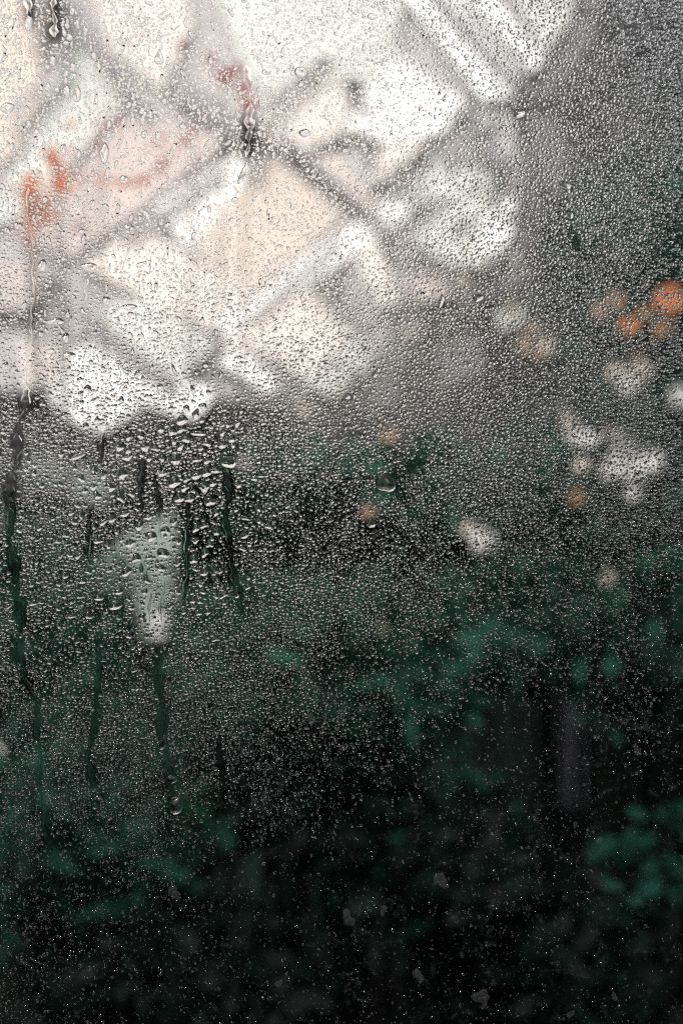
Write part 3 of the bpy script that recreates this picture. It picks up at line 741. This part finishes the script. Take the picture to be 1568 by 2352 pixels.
# hero drops: X, Y, half width, half height, tilt deg, height factor, label
heroes = [
 (178, 215, 11, 19, 0, .9, 'large clear teardrop with a white foot, upper left above the salmon blossoms'),
 (241, 350, 13, 22, -12, .9, 'tilted teardrop with a white foot just above the pink panel, upper left'),
 (366, 132, 11, 18, 0, .8, 'teardrop with white foot near the top, between the peach panel and the grey bar'),
 (18, 248, 16, 13, 20, .8, 'wide sagging drop with a white rim at the left edge near the top'),
 (67, 48, 9, 24, 0, .9, 'long pointed drop ending the short dark track in the top left corner'),
 (690, 166, 13, 14, -15, .7, 'cream triangular drop on the pale panel right of the dark red track'),
 (700, 306, 12, 11, 0, 1.0, 'round clear bead standing alone on the cream panel near the top'),
 (562, 395, 9, 27, -30, .8, 'slanting drop hanging below the dark track above the beige panel'),
 (98, 610, 11, 13, 0, .8, 'rounded drop beside the long left track under the salmon blossoms'),
 (128, 738, 20, 8, 0, .7, 'flat wide drop between the left track and the grey bar'),
 (152, 775, 9, 10, 0, .8, 'small upright drop with a pale foot above the white band at left'),
 (206, 612, 18, 9, 0, .7, 'wide drop with a dark upper rim left of the cream panel'),
 (285, 412, 10, 9, 0, .8, 'small dark edged bead alone on the pink panel'),
 (298, 706, 19, 8, 0, .7, 'wide flat drop on the grey bar below the cream panel'),
 (245, 690, 9, 10, 0, .9, 'round bead above the wide flat drop on the grey bar'),
 (160, 815, 16, 7, -10, .8, 'dark slanting drop at the upper edge of the white band'),
 (325, 608, 13, 7, 20, .7, 'thin curved drop on the cream panel left of centre'),
 (455, 995, 17, 7, 0, .9, 'wide flat bead with a white lower rim at the top of the dark beaded patch'),
 (178, 1048, 18, 7, 20, .7, 'slanting pale drop left of the dark beaded patch'),
 (418, 965, 14, 12, 0, .8, 'dark domed bead hanging under the white band'),
 (525, 1060, 18, 16, 0, .35, 'flat blotchy pool above the dark vertical track in the middle left'),
 (275, 1140, 8, 16, 30, .9, 'tilted slim drop in the grey green area under the white band'),
 (375, 1270, 15, 12, 0, .9, 'amber edged drop on the sage board'),
 (265, 1388, 16, 14, 20, .9, 'large dark topped drop on the lower edge of the sage board'),
 (230, 1368, 15, 10, 30, .7, 'slanting leaf shaped drop left of the large dark topped drop'),
 (150, 1320, 10, 8, 40, .8, 'small slanting drop on the dark shrub left of the sage board'),
 (325, 1305, 5, 14, 5, .9, 'slim upright drop in the middle of the sage board'),
 (545, 1360, 8, 14, -10, .8, 'white footed drop at the end of the dark vertical track'),
 (495, 1330, 15, 6, -40, .8, 'slanting drop left of the white footed drop'),
 (228, 1640, 6, 15, 5, .9, 'slim drop partway down the faint track in the lower left'),
 (218, 1850, 6, 9, 0, .9, 'small white bead ending the faint track in the lower left'),
 (375, 1705, 9, 17, -15, .8, 'clear drop in the wide dark track left of centre'),
 (395, 1790, 13, 9, 0, .7, 'curved pale lip above the bright drop in the wide dark track'),
 (406, 1848, 18, 20, -15, 1.0, 'bright white footed drop ending the wide dark track, lowest big drop'),
 (1013, 690, 7, 15, -15, .9, 'slim slanting drop near the centre below the pale greenish panel'),
 (1096, 684, 13, 9, 15, .8, 'dark topped bead right of the slim slanting drop near the centre'),
 (1296, 425, 15, 8, -20, .8, 'dark topped white rimmed bead on the grey area at upper right'),
 (1308, 494, 8, 8, 0, .8, 'small bright bead under the dark topped bead at upper right'),
 (1190, 262, 14, 10, 0, .8, 'dark squiggly drop right of the bright white panels near the top'),
 (860, 860, 7, 7, 0, 1.0, 'lone dark bead below the cream panels near the centre'),
 (798, 910, 7, 7, 0, 1.0, 'lone dark bead under the small white panel near the centre'),
 (852, 1200, 10, 14, 10, .9, 'dark drop with pale centre just under the tiny peach blossom'),
 (855, 38, 12, 8, 0, .6, 'faint cream bead at the top right of the pale panels'),
 (540, 460, 8, 8, 0, .7, 'tiny bead on the beige panel below the slanting drop'),
 (1470, 778, 16, 3, 30, .6, 'thin curved hair like drop under the orange blossoms'),
 (885, 1110, 22, 20, 0, .25, 'flat dark pool of water in the grey area at the centre'),
]
GOK = []
def single_drop(X, Y, w, h, rot, hf, label=None, group=None, seed=0, irr=.10, tear=False):
    ns = 22
    n1_ = np.array([1.0])
    r = np.array([1.0])
    V, LV, LT, SM = drops_mesh('water_drop', np.array([X * 1.0]), np.array([Y * 1.0]), r, n1_ * w, n1_ * h, n1_ * R(rot), n1_ * min(w, h) * hf * .75,
                               prof((1, .97, .9, .78, .6, .38, .18), .5), ns, .22, irr, seed)
    if tear:
        z = (V[0, :, 2] - pz(Y)) / (h * S)
        f_ = np.clip((z - 0.0) / 1.1, 0, 1); V[0, :, 0] = px(X) + (V[0, :, 0] - px(X)) * (1 - .72 * f_)
    off = np.array([px(X), 0, pz(Y)])
    me = np_mesh('water_drop', (V[0] - off), LV, LT, WATER, SM)
    o = bpy.data.objects.new('water_drop', me); C.objects.link(o); o.location = off
    tag(o, label, 'water drop', group)
    return o
for i, (X, Y, w, h, rot, hf, lab) in enumerate(heroes):
    single_drop(X, Y, w, h, rot, hf, lab, 'single large drops on the pane', 100 + i, .13, tear=h > w * 1.25)
    occ[disc(X, Y, max(w, 4) + 1, h + 1)] = True

# running water in the tracks
tlabels = ['thin water track from the salmon blossoms down the left edge', 'dark broad track at the left edge under the white band', 'dark broken track at the left edge beside the shrubs',
 'lowest winding part of the long left edge track', 'hair thin track at the top between pale and grey panels', 'dark red wet track beside the brick red blossoms', 'dark track in the top left corner, right of the short one',
 'short dark track at the very top left', 'dark vertical track right of the coarse beads', 'thin track in the middle of the coarse beads', 'short green track under the white band', 'short broad track among the coarse beads',
 'short dark track left of the sage board', 'faint long track in the lower left', 'wide dark track ending in the bright drop', 'short dark track on the grey bar at left', 'thin track left of the middle bead track',
 'short thin track on the upper sage board', 'hooked thin track on the sage board', 'right one of two thin tracks above the white patch', 'left one of two thin tracks above the white patch',
 'very faint lowest track at far left', 'very faint vertical track in the lower middle']
for ti, (tr, (pts, hw, hf)) in enumerate(zip(TR, tracks)):
    segs = 8; vv, ff = [], []
    for i, (x, y, w) in enumerate(tr):
        e = min(1, (i + .15) / 2.5, (len(tr) - 1 - i + .15) / 2.5); w_ = w * math.sqrt(max(e, .02)) * .8
        hgt = w_ * .13 * hf * (1 + .35 * math.sin(i * .7 + ti) + .2 * math.sin(i * 1.9))
        for q in range(segs + 1):
            a_ = q / segs * math.pi
            vv.append((px(x - math.cos(a_) * w_), -GAP - math.sin(a_) ** .8 * hgt * S, pz(y)))
    n_ = segs + 1
    for i in range(len(tr) - 1):
        for q in range(segs):
            a_ = i * n_ + q; ff.append((a_, a_ + 1, a_ + n_ + 1, a_ + n_))
    nb = len(vv)
    for i, (x, y, w) in enumerate(tr):
        vv.append(vv[i * n_]); vv.append(vv[i * n_ + segs])
    for i in range(len(tr) - 1):
        ff.append((nb + 2 * i, nb + 2 * i + 2, nb + 2 * i + 3, nb + 2 * i + 1))
    off = Vector((px(tr[0][0]), 0, pz(tr[0][1])))
    o = mesh_obj('water_track', [Vector(v) - off for v in vv], ff, WATER, smooth=True, loc=off)
    # flat base
    fl = np.ones(len(ff), bool); fl[-(len(tr) - 1):] = False; o.data.polygons.foreach_set('use_smooth', fl)
    tag(o, tlabels[ti], 'water track', 'water tracks on the pane')

# scattered beads: candidates from large to small
def place(n, rfun, dens, seed, pad=.6, mk=.9):
    q = np.random.default_rng(seed)
    X = q.uniform(-OM, 1568 + OM, n); Y = q.uniform(-OM, 2352 + OM, n); U = q.random(n); K = q.random(n)
    d = sample(dens, X, Y); keep = U < d; X, Y, K = X[keep], Y[keep], K[keep]
    r = rfun(X, Y, K); o_ = np.argsort(-r); res = []
    for i in o_:
        ri = r[i]; sl = disc(X[i], Y[i], ri * pad, ri * pad)
        if occ[sl].any(): continue
        occ[disc(X[i], Y[i], ri * mk, ri * mk)] = True; res.append(i)
    res = np.array(res); return X[res], Y[res], r[res]

tl_zone = np.clip(gs(200, 250, 520, 480) , 0, 1)
co_zone = np.clip(gs(440, 1150, 190, 230), 0, 1)
lf_zone = np.clip(gs(180, 1300, 330, 480), 0, 1)
med = np.clip(.9 * tl_zone + 1.0 * co_zone + .7 * lf_zone + .06 * diag, 0, 1) * (.4 + .9 * n2)
def rmed(X, Y, K):
    big = .5 * sample(tl_zone, X, Y) + 1.0 * sample(co_zone, X, Y) + .45 * sample(lf_zone, X, Y)
    return 2.6 + (K ** 4.0) * (2.5 + 6.0 * big) + big * 1.3
X, Y, r = place(42000, rmed, med, 21, .75)
NMED = len(X)
# the 220 largest in view become objects of their own
inv_ = (X > -5) & (X < 1573) & (Y > -5) & (Y < 2357)
order = np.argsort(-np.where(inv_, r, 0)); NB = 225
marks = [(178, 215, 'the large teardrop with the white foot'), (241, 350, 'the tilted teardrop by the salmon blossoms'), (366, 132, 'the teardrop near the top grey bar'), (18, 248, 'the wide sagging drop at the left edge'),
         (67, 20, 'the two dark tracks in the top left corner'), (572, 230, 'the dark red wet track'), (110, 440, 'the salmon blossoms'), (75, 650, 'the thin left edge track'), (128, 738, 'the flat wide drop on the left'),
         (225, 880, 'the bright white band'), (400, 650, 'the big cream panel'), (620, 520, 'the beige panel'), (700, 306, 'the round lone bead on cream'), (640, 40, 'the pale green white panel at the top'), (45, 980, 'the broad dark left edge track'),
         (455, 995, 'the flat bead topping the coarse patch'), (178, 1048, 'the slanting pale drop'), (522, 1190, 'the dark vertical track'), (430, 1260, 'the thin track in the coarse patch'), (328, 1110, 'the short broad track among coarse beads'),
         (320, 1300, 'the sage board'), (265, 1388, 'the dark topped drop on the board edge'), (208, 1230, 'the short dark track left of the board'), (40, 1420, 'the broken lower left edge track'), (372, 1600, 'the wide dark track'), (226, 1600, 'the faint lower left track'),
         (895, 700, 'the slim slanting drop near the centre'), (560, 800, 'the lower cream panel'), (850, 250, 'the white panels near the top'), (120, 1120, 'the grey green haze planks at the left'), (450, 1450, 'the green shrub below the coarse patch')]
groups = ['beads on the upper glass', 'beads on the middle glass', 'coarse beads left of the middle']
qq = np.random.default_rng(5); LB = {}
shape = {}
for i in order[:NB]:
    wide = qq.uniform(.9, 1.2) if (Y[i] > 900) else qq.uniform(.6, 1.0)
    w_ = r[i] * wide * qq.uniform(.85, 1.15); h_ = r[i] / wide * qq.uniform(.85, 1.3)
    ds = [(math.hypot(X[i] - a_, Y[i] - b_), a_, b_, nm) for a_, b_, nm in marks]; dd, a_, b_, nm = min(ds)
    dx, dy = X[i] - a_, Y[i] - b_
    side = ('right of' if dx > 0 else 'left of') if abs(dx) > abs(dy) else ('below' if dy > 0 else 'above')
    kind_ = 'wide' if w_ > h_ * 1.18 else 'tall' if h_ > w_ * 1.18 else 'roundish'
    shape[i] = (w_, h_, float(qq.normal(0, 22)), float(qq.uniform(.9, 1.35)))
    LB.setdefault((kind_, side, nm), []).append((dd, i))
ORD = ['nearest', 'second nearest', 'third nearest', 'fourth nearest', 'fifth nearest', 'sixth nearest', 'seventh nearest', 'eighth nearest', 'ninth nearest', 'tenth nearest', 'eleventh nearest', 'twelfth nearest']
for (kind_, side, nm), L in LB.items():
    L.sort()
    for n_i, (dd, i) in enumerate(L):
        w_, h_, ro_, hf_ = shape[i]
        pre = (ORD[min(n_i, 11)] + ' ') if len(L) > 1 else ''
        lab = f'{pre}{kind_} water bead {side} {nm}'
        grp = groups[0] if Y[i] < 930 else groups[2] if X[i] < 650 and Y[i] < 1450 else groups[1]
        single_drop(float(X[i]), float(Y[i]), float(w_), float(h_), ro_, hf_, lab, grp, int(1000 + i), .34 if Y[i] < 900 else .22)
rest = order[NB:]; X, Y, r = X[rest], Y[rest], r[rest]
n = len(X); q = np.random.default_rng(31)
low = Y > 900
sx = np.where(low, q.uniform(.8, 1.2, n), q.uniform(.45, 1.0, n)); sz = np.where(low, q.uniform(.75, 1.2, n), q.uniform(.8, 1.9, n))
V, LV, LT, SM = drops_mesh('beads', X, Y, r, sx, sz, q.normal(0, .5, n), q.uniform(.5, .9, n) * (1 - .35 * sample(np.clip(gs(680, 420, 620, 560), 0, 1), X, Y)), prof((1, .86, .55, .25)), 9, .25, .3, 41)
me = np_mesh('small_beads', V.reshape(-1, 3), LV, LT, WATER, SM); o = bpy.data.objects.new('small_beads', me); C.objects.link(o)
tag(o, 'small water beads strewn thickly over the upper and left glass', kind='stuff')

# finest mist of beads
fine = (np.clip(.30 + .75 * diag, 0, 1) + 1.25 * gs(1150, 820, 420, 480) + 1.15 * gs(1360, 300, 340, 500) + .5 * gs(300, 1300, 400, 400)) * np.clip(-.25 + .8 * n2 + .9 * n3 + .5 * n1, .04, 1.2)
fine *= 1 - .8 * sst(XX * .6 + YY, 1500, 2900)
fine *= 1 - .35 * gs(780, 500, 420, 520)
fine *= 1 - .72 * gs(1540, 500, 190, 330)
fine *= .55 + .9 * n1
gcz = np.clip(gs(1150, 820, 420, 480) + gs(1380, 300, 320, 460), 0, 1)
def rfine(X, Y, K):
    return (1.0 + 1.7 * K ** 2.5 + 2.6 * K ** 9 + .25 * np.clip(sample(n1, X, Y) * 2 - 1, 0, 1)) * (1 - .2 * sst(X * .5 + Y, 1500, 2800))
X, Y, r = place(900000, rfine, fine * .75, 77, .4, .6)
n = len(X); calm = np.clip(1.25 * gs(680, 420, 620, 560), 0, 1)
scene['bead_counts'] = '%d %d' % (NMED, n)
q = np.random.default_rng(51)
V, LV, LT, SM = drops_mesh('mist', X, Y, r, q.uniform(.8, 1.35, n), q.uniform(.7, 1.15, n), q.normal(0, .5, n), q.uniform(.6, 1.15, n) * (1 - .62 * sample(calm, X, Y)), prof((1, .62)), 5, .2, .2, 61)
me = np_mesh('condensation', V.reshape(-1, 3), LV, LT, WATER, SM); o = bpy.data.objects.new('condensation', me); C.objects.link(o)
tag(o, 'fine mist of tiny condensation beads covering the glass', kind='stuff')
